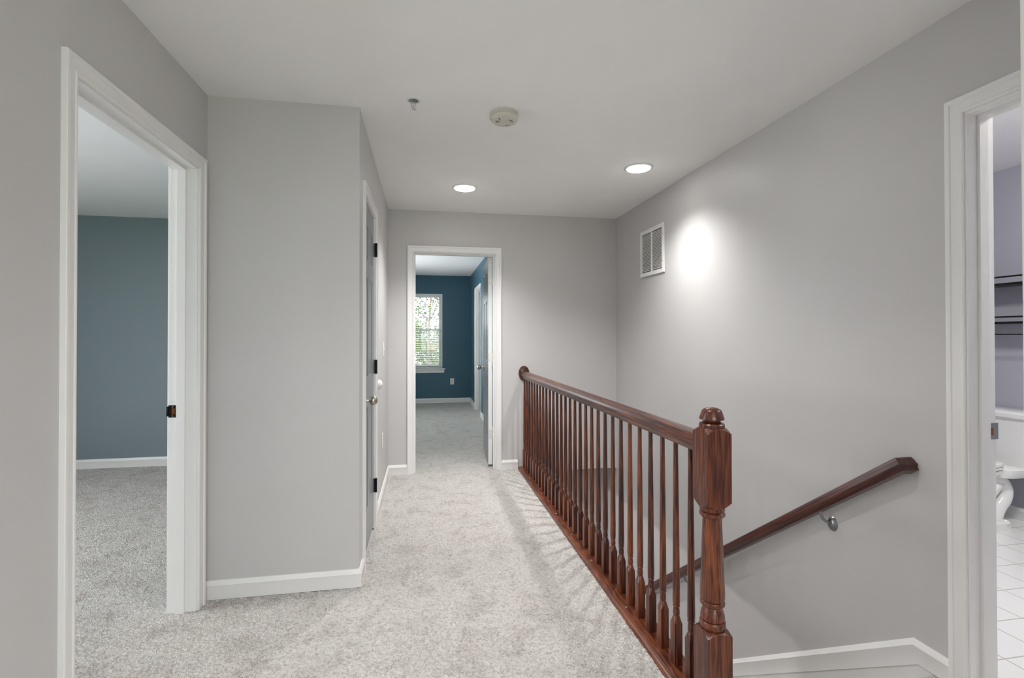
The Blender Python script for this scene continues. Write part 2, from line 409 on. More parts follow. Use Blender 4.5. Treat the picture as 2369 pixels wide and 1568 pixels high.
# ------------------------------------------------------------------ floors
def grid(name, mat, x0, x1, y0, y1, step, z=0.0):
    nx = max(2, int(round((x1-x0)/step))+1); ny = max(2, int(round((y1-y0)/step))+1)
    X, Y = np.meshgrid(np.linspace(x0, x1, nx), np.linspace(y0, y1, ny))
    co = np.stack([X.ravel()-x0, Y.ravel()-y0, np.zeros(nx*ny)], 1).astype(np.float32)
    i = np.arange((nx-1)*(ny-1)); r = i//(nx-1); c = i % (nx-1); a = r*nx+c
    q = np.stack([a, a+1, a+nx+1, a+nx], 1).astype(np.int32)
    me = bpy.data.meshes.new(name)
    me.vertices.add(len(co)); me.vertices.foreach_set('co', co.ravel())
    me.loops.add(q.size); me.loops.foreach_set('vertex_index', q.ravel())
    me.polygons.add(len(q)); me.polygons.foreach_set('loop_start', np.arange(0, q.size, 4, dtype=np.int32))
    me.polygons.foreach_set('use_smooth', np.ones(len(q), dtype=bool))
    me.update(calc_edges=True); me.materials.append(mat)
    o = bpy.data.objects.new(name, me); COL.objects.link(o); o.location = (x0, y0, z)
    return o
SLAB = -0.345
mb = MB()
mb.box(XL, XR, -3.5, 1.30, SLAB, -0.012); mb.box(XL, 1.0, 1.30, 1.585, SLAB, -0.012); mb.box(1.0, XR, 1.30, 1.530, SLAB, -0.012)
mb.box(XL, 1.0, 1.585, YF+T, SLAB, -0.012)
struct(mb.build('floor_slab', M['wall']), 'floor deck under the hall carpet', 'floor')
struct(grid('floor_stairhead', M['carpet'], 1.0, XR, 1.30, 1.540, 0.004), 'pale grey carpet edge at the top of the stairs by the bathroom door', 'floor')
struct(grid('floor', M['carpet'], XL, 1.0, 1.30, 1.585, 0.004), 'pale grey hall carpet at the top of the stairs', 'floor')
struct(grid('floor_landing', M['carpet'], XL, 0.8825, 1.585, YC, 0.004), 'pale grey hall carpet beside the railing near the camera', 'floor')
struct(grid('floor_corridor', M['carpet'], XC, 0.8825, YC, YF+0.06, 0.004), 'pale grey carpet of the corridor leading to the far doorway', 'floor')
struct(grid('floor_back', M['carpet'], XL, XR, -3.5, 1.30, 0.05), 'pale grey carpet behind the camera', 'floor')
mb = MB(); mb.box(-4.2, XL, 0.9, 5.39, -0.12, -0.012)
struct(mb.build('floor_bedroom_deck', M['carpet2']), 'floor deck under the bedroom carpet', 'floor')
struct(grid('floor_bedroom', M['carpet'], -3.5, XL, 1.62, 5.39, 0.0045), 'warm beige grey carpet of the left bedroom', 'floor')
struct(grid('floor_blue_room', M['carpet'], BX0, BX1, YF+0.06, BY, 0.01), 'pale grey carpet inside the blue bedroom', 'floor')
mb = MB(); mb.box(XR+0.02, BTX, BTY0, BTY1, -0.1, 0.0)
struct(mb.build('floor_bathroom', M['tile']), 'white square floor tiles in the bathroom', 'floor')

# ------------------------------------------------------------------ trim profiles
CAS = [(0, 0), (0, .009), (.003, .0115), (.009, .0115), (.012, .009), (.030, .0125), (.038, .0125), (.041, .0165), (.050, .018), (.0555, .0175), (.057, .0155), (.057, 0)]
BASE = [(0, 0), (0, .013), (.060, .013), (.0635, .0145), (.067, .0135), (.076, .0085), (.083, .0065), (.085, .005), (.085, 0)]

def casing(plane, pos, sgn, b0, b1, zh, rv=0.006):
    """casing mesh around a door opening; plane 'X' or 'Y' is the wall normal, sgn its direction"""
    n = (sgn, 0, 0) if plane == 'X' else (0, sgn, 0)
    P = lambda b, z: (pos, b, z) if plane == 'X' else (b, pos, z)
    path = [P(b0-rv, -0.005), P(b0-rv, zh+rv), P(b1+rv, zh+rv), P(b1+rv, -0.005)]
    d0 = Vector(path[1])-Vector(path[0]); s = Vector(n).cross(d0)
    out = Vector(P(b0-1, 0)) - Vector(P(b0, 0))
    return MB().sweep(path, n, CAS, side=1 if s.dot(out) > 0 else -1)

def jamb(plane, p0, p1, b0, b1, zh, stop=None, t=0.016):
    """lining of a door opening between planes p0 and p1 and the stop strip on it"""
    mb = MB()
    def bx(u0, u1, v0, v1, z0, z1):
        if plane == 'X': mb.box(u0, u1, v0, v1, z0, z1)
        else: mb.box(v0, v1, u0, u1, z0, z1)
    bx(p0, p1, b0-t, b0, -0.005, zh+t); bx(p0, p1, b1, b1+t, -0.005, zh+t); bx(p0, p1, b0, b1, zh, zh+t)
    return mb
def stops(plane, u0, u1, b0, b1, zh, d=0.011):
    mb = MB()
    def bx(v0, v1, z0, z1):
        if plane == 'X': mb.box(u0, u1, v0, v1, z0, z1)
        else: mb.box(v0, v1, u0, u1, z0, z1)
    bx(b0, b0+d, -0.005, zh); bx(b1-d, b1, -0.005, zh); bx(b0+d, b1-d, zh-d, zh)
    return mb

def door_leaf(w, h, t, Tm, six=True):
    """six-panel moulded leaf; local x along its width, y through its thickness, z up"""
    mb = MB(); st, mu = 0.105*w/0.75, 0.10*w/0.75
    rails = [(0, 0.23), (0.83, 1.0), (1.60, 1.70), (h-0.115, h)]
    core = t/2-0.008
    mb.box(0.01, w-0.01, -core, core, 0.01, h-0.01, T=Tm)
    mb.box(0, st, -t/2, t/2, 0, h, T=Tm); mb.box(w-st, w, -t/2, t/2, 0, h, T=Tm)
    for a, b in rails: mb.box(st, w-st, -t/2, t/2, a, b, T=Tm)
    for (a, b) in zip(rails, rails[1:]): mb.box(w/2-mu/2, w/2+mu/2, -t/2, t/2, a[1], b[0], T=Tm)
    for (a, b) in zip(rails, rails[1:]):
        for x0, x1 in ((st, w/2-mu/2), (w/2+mu/2, w-st)):
            z0, z1 = a[1], b[0]
            for s in (-1, 1):
                def ring(i, y): return [Tm @ Vector(p) for p in ((x0+i, s*y, z0+i), (x1-i, s*y, z0+i), (x1-i, s*y, z1-i), (x0+i, s*y, z1-i))]
                mb.loft([ring(0, t/2), ring(0.010, core+0.001), ring(0.016, core+0.001), ring(0.034, t/2-0.003)], cap=False)
                mb.add(ring(0.034, t/2-0.003), [(0, 1, 2, 3)])
    return mb

KNOB = [(0, 0), (.032, 0), (.032, .004), (.028, .008), (.014, .010), (.011, .014), (.010, .026), (.014, .032), (.022, .038), (.0265, .046), (.0275, .053), (.0255, .061), (.019, .068), (.010, .072), (0, .073)]

# ------------------------------------------------------------------ door 1: left bedroom doorway
d = thing('door_1', (XL, sum(D1)/2, 0), 'wide white cased doorway at the left opening to the slate bedroom', 'doorway', kind='structure')
casing('X', XL, 1, *D1, HEAD).build('casing', M['trim'], d)
casing('X', XL-T, -1, *D1, HEAD).build('casing', M['trim'], d)
jamb('X', XL-T, XL, *D1, HEAD).build('jamb', M['trim'], d)
stops('X', XL-0.082, XL-0.046, *D1, HEAD).build('door_stop', M['trim'], d)
mb = MB(); y = D1[1]
mb.box(XL-0.119, XL-0.087, y-0.0016, y+0.001, 0.893, 0.950)
mb.box(XL-0.126, XL-0.119, y-0.004, y+0.001, 0.899, 0.944)
sp = mb.build('strike_plate', M['bronze'], d, bevel=0.003); sp['label'] = 'dark bronze strike plate with a worn latch hole'
MB().box(XL-0.104, XL-0.091, y-0.0026, y-0.0012, 0.908, 0.935).build('latch_hole', M['brass'], sp, bevel=0.0006)
for z in (0.9005, 0.9425): MB().lathe([(0, -.003), (.003, -.0028), (.0036, -.0014), (.0036, 0)], (XL-0.1, y, z), 'Y', 12).build('screw', M['nickel'], sp)

# ------------------------------------------------------------------ door 2: closet
d = thing('door_2', (XC, sum(D2)/2, 0), 'narrow grey closed closet door with round nickel knob', 'door', kind='structure')
casing('X', XC, 1, *D2, HEAD).build('casing', M['trim'], d)
jamb('X', XC-T, XC, *D2, HEAD).build('jamb', M['trim'], d)
stops('X', XC-0.060, XC-0.043, *D2, HEAD).build('door_stop', M['trim'], d)
w2 = D2[1]-D2[0]-0.006
Tm = Matrix.Translation((XC-0.0225, D2[0]+0.003, 0.02)) @ Matrix.Rotation(PI/2, 4, 'Z')
lf = door_leaf(w2, 2.018, 0.035, Tm).build('door_leaf', M['grey'], d, smooth=20); lf['label'] = 'grey painted six-panel door leaf'
k = MB().lathe(KNOB, (XC-0.006, D2[0]+0.063, 0.905), 'X', 28).build('door_knob', M['nickel'], lf); k['label'] = 'round satin nickel knob'
for zc in (0.28, 1.065, 1.84):
    mb = MB(); mb.lathe([(0, -.046), (.0075, -.046), (.0075, .046), (0, .046)], (XC+0.012, D2[1]+0.001, zc), 'Z', 12)
    mb.box(XC-0.004, XC+0.013, D2[1]-0.002, D2[1]+0.004, zc-.045, zc+.045)
    mb.box(XC-0.005, XC+0.010, D2[1]+0.004, D2[1]+0.0065, zc-.045, zc+.045)
    h_ = mb.build('hinge', M['black'], d); h_['label'] = 'black door hinge'

# ------------------------------------------------------------------ door 3: blue bedroom, leaf open
d = thing('door_3', (sum(D3)/2, YF, 0), 'white cased doorway at the end of the hall with its grey door swung open', 'doorway', kind='structure')
casing('Y', YF, -1, *D3, HEAD).build('casing', M['trim'], d)
casing('Y', YF+T, 1, *D3, HEAD).build('casing', M['trim'], d)
jamb('Y', YF, YF+T, *D3, HEAD).build('jamb', M['trim'], d)
stops('Y', YF+0.040, YF+0.076, *D3, HEAD).build('door_stop', M['trim'], d)
ang = math.atan2(0.9987, 0.056)
LW = 0.745; Tm = Matrix.Translation((0.6355, YF+T+0.010, 0.018)) @ Matrix.Rotation(ang, 4, 'Z')
lf = door_leaf(LW, 2.02, 0.038, Tm).build('door_leaf', M['grey'], d, smooth=20); lf['label'] = 'grey six-panel leaf standing open, seen almost edge-on'
MB().box(-0.0012, 0.001, -0.0185, 0.0185, 0.0, 2.02, T=Tm).build('leaf_edge', M['trim'], lf)['label'] = 'white painted door edge'
for s in (1, -1):
    Tk = Tm @ Matrix.Translation((LW-0.065, s*0.019, 0.905)) @ Matrix.Rotation(-s*PI/2, 4, 'X')
    MB().lathe(KNOB, (0, 0, 0), 'Z', 28, T=Tk).build('door_knob', M['nickel'], lf)
for zc in (0.312, 1.06, 1.813):
    mb = MB(); mb.box(-0.0030, -0.0008, -0.016, 0.017, zc-.044, zc+.044, T=Matrix.Translation((0, 0, -0.018)) @ Tm)
    q = Tm @ Vector((-0.003, -0.024, 0)); mb.lathe([(0, -.044), (.0065, -.044), (.0065, .044), (0, .044)], (q.x, q.y, zc), 'Z', 12)
    mb.build('hinge', M['paintedsteel'], d)['label'] = 'paint-spotted silver hinge'
MB().box(0.6615, 0.664, YF+0.082, YF+0.110, 0.925, 0.985).build('latch_plate', M['bracket'], d)

# ------------------------------------------------------------------ door 4: bathroom doorway
d = thing('door_4', (XR, sum(D4)/2, 0), 'white cased doorway at the right edge opening to the tiled bathroom', 'doorway', kind='structure')
casing('X', XR, -1, *D4, HEAD+0.005).build('casing', M['trim'], d)
casing('X', XR+T, 1, *D4, HEAD+0.005).build('casing', M['trim'], d)
jamb('X', XR, XR+T, *D4, HEAD).build('jamb', M['trim'], d)
stops('X', XR+0.044, XR+0.080, *D4, HEAD).build('door_stop', M['trim'], d)
y = D4[1]
sp = MB().box(XR+0.090, XR+0.126, y-0.0016, y+0.001, 0.897, 0.955).build('strike_plate', M['bracket'], d, bevel=0.0005)
sp['label'] = 'grey metal strike plate with a brass latch hole'
MB().box(XR+0.092, XR+0.104, y-0.0026, y-0.0012, 0.912, 0.938).build('latch_hole', M['brass'], sp)

# ------------------------------------------------------------------ door 5: inside the blue bedroom
D5 = (7.75, 8.505)
d = thing('door_5', (BX1, sum(D5)/2, 0), 'white cased door on the side wall inside the blue bedroom', 'door', kind='structure')
casing('X', BX1, -1, *D5, HEAD).build('casing', M['trim'], d)
jamb('X', BX1, BX1+T, *D5, HEAD).build('jamb', M['trim'], d)
stops('X', BX1+0.030, BX1+0.064, *D5, HEAD).build('door_stop', M['trim'], d)
Tm = Matrix.Translation((BX1+0.084, D5[0]+0.003, 0.02)) @ Matrix.Rotation(PI/2, 4, 'Z')
door_leaf(D5[1]-D5[0]-0.006, 2.018, 0.035, Tm).build('door_leaf', M['grey'], d, smooth=20)

mb = MB(); mb.box(BX1+T, BX1+T+0.03, D5[0]-0.1, D5[1]+0.1, -0.05, 2.2); mb.box(BX1-0.01, BX1+T, D5[0]-0.02, D5[1]+0.02, -0.05, 0.003)  # added to stop outside light leaking around the door leaf
struct(mb.build('wall_blue_light_seal', [M['wall']]), 'unseen backing and threshold added behind the white side door to seal out daylight', 'wall')

# ------------------------------------------------------------------ trim at the near right edge
mb = MB(); mb.box(NX-0.002, NX+0.018, 0.496, 0.628, -0.005, 2.3)
t_ = mb.build('trim_1', M['trim'], bevel=0.002); struct(t_, 'white board capping the wall end at the extreme right edge', 'trim')

# ------------------------------------------------------------------ baseboards
CO = 0.057+0.006
def base(name, path, nrm_side, label):
    mb = MB()
    # path on the floor; profile: a -> up, b -> away from the wall
    P = [Vector((p[0], p[1], -0.004)) for p in path]; rings = []
    for i, p in enumerate(P):
        d0 = (p-P[i-1]).normalized() if i > 0 else None; d1 = (P[i+1]-p).normalized() if i < len(P)-1 else None
        d0 = d0 or d1; d1 = d1 or d0
        s0 = Vector((d0.y, -d0.x, 0))*nrm_side; s1 = Vector((d1.y, -d1.x, 0))*nrm_side
        s = s0+s1; s = s/(s.length_squared/2)
        rings.append([p + s*b + Vector((0, 0, a+0.004 if a else 0)) for a, b in BASE])
    mb.loft(rings)
    return struct(mb.build(name, M['trim']), label, 'baseboard')
base('baseboard_closet', [(XL, YC), (XC, YC), (XC, D2[0]-CO)], 1, 'white baseboard under the plain grey wall panel, wrapping its corner')
base('baseboard_corridor', [(XC, D2[1]+CO), (XC, YF), (D3[0]-CO, YF)], 1, 'white baseboard between the closet door and the far doorway')
base('baseboard_far', [(D3[1]+CO, YF), (0.885, YF)], 1, 'short white baseboard between far doorway and railing')
base('baseboard_left', [(XL, -3.4), (XL, D1[0]-CO)], 1, 'white baseboard of the left hall wall beside the camera')
base('baseboard_bedroom', [(-4.2, 5.39), (XL-T, 5.39)], 1, 'white baseboard under the slate blue bedroom wall')
base('baseboard_blue', [(BX0, BY), (BX1, BY), (BX1, D5[1]+CO)], 1, 'white baseboard along the teal blue wall under the window')
base('baseboard_blue_side', [(BX1, D5[0]-CO), (BX1, YF+T)], 1, 'white baseboard behind the open bedroom door')
base('baseboard_bathroom', [(BTX, BTY1), (BTX, BTY0)], 1, 'white baseboard behind the toilet on the bathroom wall')
# stair skirt: level piece at the top, then down the slope
SL = 0.717
mb = MB()
yk, ye = 1.597, 4.35
path = [(XR, D4[1]+CO, 0.0), (XR, yk, 0.0), (XR, ye, -SL*(ye-yk))]
mb.sweep(path, (-1, 0, 0), BASE, side=-1 if Vector((-1, 0, 0)).cross(Vector((0, 1, 0))).z < 0 else 1)
mb2 = [Vector((XR, 1.522, 0.0)), Vector((XR, yk, 0.0)), Vector((XR, ye, -SL*(ye-yk)))]
mb.loft([[Vector((XR-.009, p.y, p.z)), Vector((XR, p.y, p.z)), Vector((XR, p.y, p.z-0.24)), Vector((XR-.009, p.y, p.z-0.24))] for p in mb2])
struct(mb.build('baseboard_stair', M['trim']), 'white stair skirt that kinks and slopes down below the handrail', 'baseboard')

# ------------------------------------------------------------------ stairs
st = thing('staircase', (1.44, 1.6, -1.9), 'carpeted stairs going down behind the railing', 'stairs', kind='structure')
for kx in range(1, 10):
    mb = MB(); z1 = -0.045-0.19*kx; y0 = 1.545+0.265*(kx-1)
    mb.box(1.001, XR-0.010, y0-0.018, y0+0.268, z1-0.03, z1); mb.box(1.001, XR-0.010, y0+0.0, y0+0.268, z1-0.22, z1-0.03)
    mb.build('step', M['carpet2'], st, bevel=0.012, seg=3)
mb = MB(); mb.box(0.6, XR, 3.92, 4.906, -1.99, -1.945)
mb.build('landing', M['carpet2'], st)

# ------------------------------------------------------------------ balustrade
RX = 0.946
bl = thing('stair_balustrade', (RX, 3.05, 0), 'glossy red-brown wooden railing with turned balusters and newel along the stairwell', 'railing')
# shoe plate (runs on the floor edge)
PL = [(-.0635, -.012), (-.0635, .006), (-.061, .011), (-.054, .015), (-.030, .018), (-.012, .020), (.034, .020), (.052, .016), (.062, .006), (.062, -.020)]
mb = MB(); mb.loft([[Vector((RX+a, yy, b)) for a, b in PL] for yy in (1.44, YF-0.001)])
plate = mb.build('base_plate', M['woody'], bl)
PS = [2.62, 2.99, 3.36, 3.80, 4.24, 2.14]
for yy in PS:
    mb = MB(); mb.lathe([(0, .0035), (.004, .0030), (.0065, .001), (.0068, -.002), (0, -.002)], (RX-0.030, yy, 0.0195), 'Z', 14)
    mb.build('screw_cap', M['bracket'], plate)['label'] = 'small metal screw head'
# top rail
RP = [(-.021, .866), (-.0225, .880), (-.0245, .884), (-.031, .890), (-.0325, .898), (-.031, .912), (-.0265, .922), (-.017, .9305), (0, .934)]
RP = RP + [(-a, b) for a, b in RP[-2::-1]]
mb = MB(); mb.loft([[Vector((RX+a, yy, b)) for a, b in RP] for yy in (1.53, YF-0.018)])
mb.build('top_rail', M['woody'], bl)
# rosette on the far wall
mb = MB(); mb.lathe([(0, -.024), (.80, -.024), (.86, -.022), (.88, -.018), (.93, -.017), (1.0, -.010), (1.0, 0), (0, 0)], (RX, YF, 0.912), 'Y', 40, sx=0.052, sy=0.072)
ro = mb.build('rosette', M['woodz'], bl); ro['label'] = 'oval wooden wall rosette at the rail end'
MB().lathe([(0, -.003), (.004, -.0026), (.0045, 0), (0, 0)], (RX+0.006, YF-0.024, 0.958), 'Y', 12).build('screw', M['bronze'], ro)
# turned stock
def square_ring(h, zf, rnd=0.0, n=9):
    pts = []
    cs = [(-h, -h), (h, -h), (h, h), (-h, h)]
    for (a, b) in zip(cs, cs[1:]+cs[:1]):
        for i in range(n-1):
            t_ = i/(n-1); x = a[0]+(b[0]-a[0])*t_; y_ = a[1]+(b[1]-a[1])*t_
            pts.append((x, y_))
    return [(x, y_, zf(math.hypot(x, y_))) for x, y_ in pts]
def round_ring(r, z, n=9):
    out = []
    for (x, y_, _) in square_ring(1.0, lambda q: 0, n=n):
        k_ = r/math.hypot(x, y_); out.append((x*k_, y_*k_, z))
    return out
def turned(c, segs):
    """segs: list of ('sq', half, z, drop) or ('rd', radius, z)"""
    rings = []
    for s in segs:
        if s[0] == 'sq':
            h, z, k_ = s[1:]
            ring = square_ring(h, lambda q: z - k_*((q-h)/(h*0.4142))**1.0)
        else: ring = round_ring(s[1], s[2])
        rings.append([(c[0]+x, c[1]+y_, z_) for x, y_, z_ in ring])
    return MB().loft(rings)
# newel
NXC, NYC, NH = 0.9425, 1.494, 0.0435
nw = turned((NXC, NYC), [('sq', NH-.004, 0.0, 0), ('sq', NH, 0.004, 0), ('sq', NH, 0.298, .011), ('rd', .041, .3005)]).build('newel_post', M['woodz'], bl, smooth=35)
turned((NXC, NYC), [('rd', .036, .296), ('rd', .0365, .302), ('rd', .0395, .305), ('rd', .041, .3105), ('rd', .041, .322), ('rd', .0385, .327), ('rd', .0345, .3285),
    ('rd', .0375, .331), ('rd', .0385, .338), ('rd', .0365, .351), ('rd', .031, .366), ('rd', .0295, .372), ('rd', .0335, .375), ('rd', .0385, .379), ('rd', .0395, .386), ('rd', .0375, .392), ('rd', .034, .394),
    ('rd', .0375, .3965), ('rd', .039, .405), ('rd', .0385, .43), ('rd', .036, .50), ('rd', .0325, .60), ('rd', .0305, .655), ('rd', .0305, .664),
    ('rd', .0355, .667), ('rd', .0405, .673), ('rd', .041, .679), ('rd', .038, .684), ('rd', .0345, .686), ('rd', .039, .689), ('rd', .040, .692), ('rd', .040, .706)]).build('newel_shaft', M['woodz'], nw)
turned((NXC, NYC), [('rd', .0395, .700), ('sq', NH-.001, .701, -.018), ('sq', NH, .703, -.018), ('sq', NH, .960, .016), ('sq', NH-.001, .962, .016), ('rd', .039, .963)]).build('newel_block', M['woodz'], nw, smooth=24)
turned((NXC, NYC), [('rd', .036, .958), ('rd', .039, .960), ('rd', .0405, .964), ('rd', .0405, .972), ('rd', .0375, .976), ('rd', .030, .979), ('rd', .0265, .983), ('rd', .027, .986), ('rd', .037, .988), ('rd', .0395, .989), ('rd', .0398, .992), ('rd', .0365, 1.002), ('rd', .0325, 1.014), ('rd', .0305, 1.0185), ('rd', .027, 1.0215), ('rd', .018, 1.026), ('rd', .008, 1.0283), ('rd', .001, 1.0287)]).build('finial', M['woodz'], nw)
# balusters
BHW = 0.016
def baluster_mesh(y0):
    return turned((RX, y0), [('sq', BHW, .019, 0), ('sq', BHW, .186, .011), ('rd', .0125, .200), ('rd', .0108, .204), ('rd', .0105, .206), ('rd', .0122, .208), ('rd', .0128, .214), ('rd', .0118, .226), ('rd', .0105, .236), ('rd', .0122, .2375),
        ('rd', .0135, .240), ('rd', .0128, .243), ('rd', .0112, .2445), ('rd', .0132, .248), ('rd', .0138, .262), ('rd', .0132, .33), ('rd', .0112, .60), ('rd', .0090, .80), ('rd', .0088, .872)])
b0 = baluster_mesh(1.633).build('baluster', M['woodz'], bl, smooth=28)
for k in range(1, 29):
    c = b0.copy(); COL.objects.link(c); c.parent = bl; c.location = b0.location + Vector((0, 0.1061*k, 0))

# ------------------------------------------------------------------ wall handrail
HX = 1.832
hr = thing('wall_handrail', (HX, 2.7, -0.1), 'dark wooden handrail on grey brackets sloping down the right stairwell wall', 'handrail')
# section: a sideways, b upward; swept along level end piece then down the slope
HS = [(-.020, -.058), (-.0215, -.046), (-.024, -.043), (-.0285, -.040), (-.029, -.035), (-.027, -.030), (-.0255, -.018), (-.0205, -.006), (-.012, -.001), (0, 0)]
HS = HS + [(-a, b) for a, b in HS[-2::-1]]
zk = 0.787; yk_, ye_ = 1.648, 3.93; s_ = 0.722
bend = math.atan(s_); YE = 1.574
zf_ = zk - s_*(ye_-yk_)
K = Vector((HX, 1.648, 0.781)); dn = Vector((0, math.cos(bend), -math.sin(bend))); nn = Vector((0, math.sin(bend), math.cos(bend))); ex = Vector((1, 0, 0))
rings = [[K + ex*(XR-.0005-HX) + dn*a + nn*b for a, b in HS],
         [K + ex*a + dn*a + nn*b for a, b in HS],
         [K + dn*2.80 + ex*a + nn*b for a, b in HS]]
rail_ = MB().loft(rings).build('rail', M['woods'], hr, smooth=28)
def bracket(yb):
    zr = zk - s_*(yb-yk_) - 0.058/math.cos(bend)
    mb = MB()
    Tm_ = Matrix.Translation((HX, yb, zr)) @ Matrix.Rotation(-bend, 4, 'X')
    mb.box(-.011, .011, -.036, .036, -.003, .003, T=Tm_)
    pts = [Vector((HX, yb, zr-.002)), Vector((HX, yb-.002, zr-.018)), Vector((HX+.006, yb-.006, zr-.036)), Vector((HX+.020, yb-.010, zr-.050)), Vector((HX+.036, yb-.012, zr-.055)), Vector((XR-.006, yb-.012, zr-.055))]
    P = []
    for i in range(len(pts)-1):
        for t_ in (0, .5): P.append(pts[i].lerp(pts[i+1], t_))
    P.append(pts[-1]); mb.tube(P, .0065, 10)
    o = mb.build('bracket', M['bracket'], hr); o['label'] = 'grey metal handrail bracket'
    mb = MB(); mb.lathe([(0, -.016), (.010, -.0155), (.020, -.012), (.027, -.006), (.030, 0), (0, 0)], (XR, yb-.012, zr-.062), 'X', 28, sy=1.15, sx=0.95)
    mb.build('mounting_cup', M['bracket'], o)
bracket(2.02); bracket(3.25)

# ------------------------------------------------------------------ ceiling things
def downlight(x, y_, label, power=1.0):
    t_ = thing('recessed_downlight', (x, y_, H), label, 'ceiling light', 'recessed ceiling lights')
    MB().lathe([(.079, 0), (.080, -.007), (.084, -.008), (.095, -.005), (.099, -.002), (.100, 0.0005)], (x, y_, H), 'Z', 48).build('trim_ring', M['white'], t_)
    MB().lathe([(.080, -.005), (.079, -.0105), (.065, -.0150), (.040, -.0185), (0, -.0195)], (x, y_, H), 'Z', 40).build('lens', M['lens'], t_)['label'] = 'glowing lens'
    l = bpy.data.lights.new('downlight_beam', 'SPOT'); l.energy = E_DOWN*power; l.color = (1.0, 0.99, 0.975)
    l.spot_size = math.radians(124); l.spot_blend = 1.0; l.shadow_soft_size = 0.04
    o = bpy.data.objects.new('downlight_beam', l); COL.objects.link(o); o.parent = t_; o.location = (0, 0, -0.03)
downlight(0.314, 3.868, 'lit round downlight in the ceiling over the corridor, left of the two', 1.3)
downlight(1.471, 3.205, 'lit round downlight in the ceiling over the stairwell, near the right wall', 0.9)
downlight(0.314, 1.42, 'lit round downlight overhead at the near end of the corridor, just above the frame', 0.52)
def flush_lamp(x, y_, z, r, lensm, label):
    t_ = thing('flush_ceiling_lamp', (x, y_, z), label, 'ceiling light')
    MB().lathe([(0, 0), (r*1.06, 0), (r*1.06, -.02), (r, -.024), (0, -.024)], (x, y_, z), 'Z', 40).build('base_pan', M['white'], t_)
    MB().lathe([(r, -.022), (r*.97, -.045), (r*.8, -.075), (r*.5, -.092), (0, -.098)], (x, y_, z), 'Z', 40).build('lamp_shade', lensm, t_)
t_ = thing('fill_globe', (0.4, -1.5, H), 'unseen white fill globe added behind the camera', 'fill light')  # hanging globe added out of view as soft fill for the hall
MB().lathe([(0, 0), (.06, 0), (.06, -.02), (0, -.025)], (0.4, -1.5, H), 'Z', 24).build('canopy', M['white'], t_)
MB().tube([(0.4, -1.5, H-.02), (0.4, -1.5, 2.02)], .006, 8).build('cord', M['white'], t_)
MB().lathe([(0, .16)]+[(.16*math.sin(a*PI/16), .16*math.cos(a*PI/16)) for a in range(1, 16)]+[(0, -.16)], (0.4, -1.5, 1.87), 'Z', 32).build('lamp_shade', M['lens_fill'], t_)
flush_lamp(2.75, 1.35, H, .15, M['lens_bath'], 'round flush ceiling lamp in the bathroom, out of frame')
t_ = thing('globe_ceiling_lamp', (-0.8, 4.3, SLAB), 'small globe lamp under the ceiling of the storey below, out of sight', 'ceiling light')
MB().lathe([(0, 0), (.045, 0), (.045, -.006), (0, -.008)], (-0.8, 4.3, SLAB), 'Z', 24).build('base_pan', M['white'], t_)
MB().lathe([(0, .05)]+[(.05*math.sin(a*PI/12), .05*math.cos(a*PI/12)) for a in range(1, 12)]+[(0, -.05)], (-0.8, 4.3, SLAB-.055), 'Z', 24).build('lamp_shade', M['lens_low'], t_)
flush_lamp(-2.6, 2.4, H, .15, M['lens_bed'], 'round flush ceiling lamp of the left bedroom, out of sight')
# smoke alarm
SX, SY = 0.4155, 2.545
t_ = thing('smoke_alarm', (SX, SY, H), 'round aged cream smoke alarm on the ceiling', 'smoke alarm')
MB().lathe([(0, 0.0005), (.0715, 0.0005), (.0725, -.003), (.0715, -.009), (.067, -.011), (.066, -.016), (0, -.016)], (SX, SY, H), 'Z', 48).build('mounting_base', M['cream'], t_)
al = MB().lathe([(0, -.014), (.066, -.014), (.068, -.0185), (.0665, -.020), (.0705, -.0215), (.0725, -.026), (.071, -.036), (.064, -.044), (.052, -.048), (.0335, -.0495), (.0325, -.0485), (.0315, -.0500), (0, -.051)], (SX, SY, H), 'Z', 48).build('alarm_body', M['cream'], t_)
mb = MB(); mb.lathe([(.009, -.0505), (.0135, -.0535), (.0145, -.0530), (.0150, -.050)], (SX+.001, SY-.004, H), 'Z', 24); mb.lathe([(0, -.0535), (.008, -.0530), (.010, -.0500)], (SX+.001, SY-.004, H), 'Z', 24)
mb.build('test_button', M['cream'], al)
def tslot(x, y_, r, l, w=.0022):
    T2 = Matrix.Translation((SX+x, SY+y_, H-.0490)) @ Matrix.Rotation(r, 4, 'Z'); slot_mb = MB(); slot_mb.box(-l/2, l/2, -w/2, w/2, -.0012, .004, T=T2); slot_mb.build('sound_slot', M['slot'], al)
for i in range(3): tslot(-.043+.0065*i, -.004-.003*i, 1.0, .016, .003)
for i in range(4): tslot(.024+.005*i, -.034+.004*i, 1.0, .013)
tslot(-.030, -.036, .95, .020, .0025); tslot(.007, .004, 1.1, .006, .003)
for i in range(4): tslot(.010+.006*i, .036-.002*i, 0.3, .005, .002)
MB().box(SX-.0690, SX-.0560, SY+.020, SY+.044, H-.022, H-.012, T=None).build('yellow_tag', M['yellow'], t_)['label'] = 'yellow paper tag'
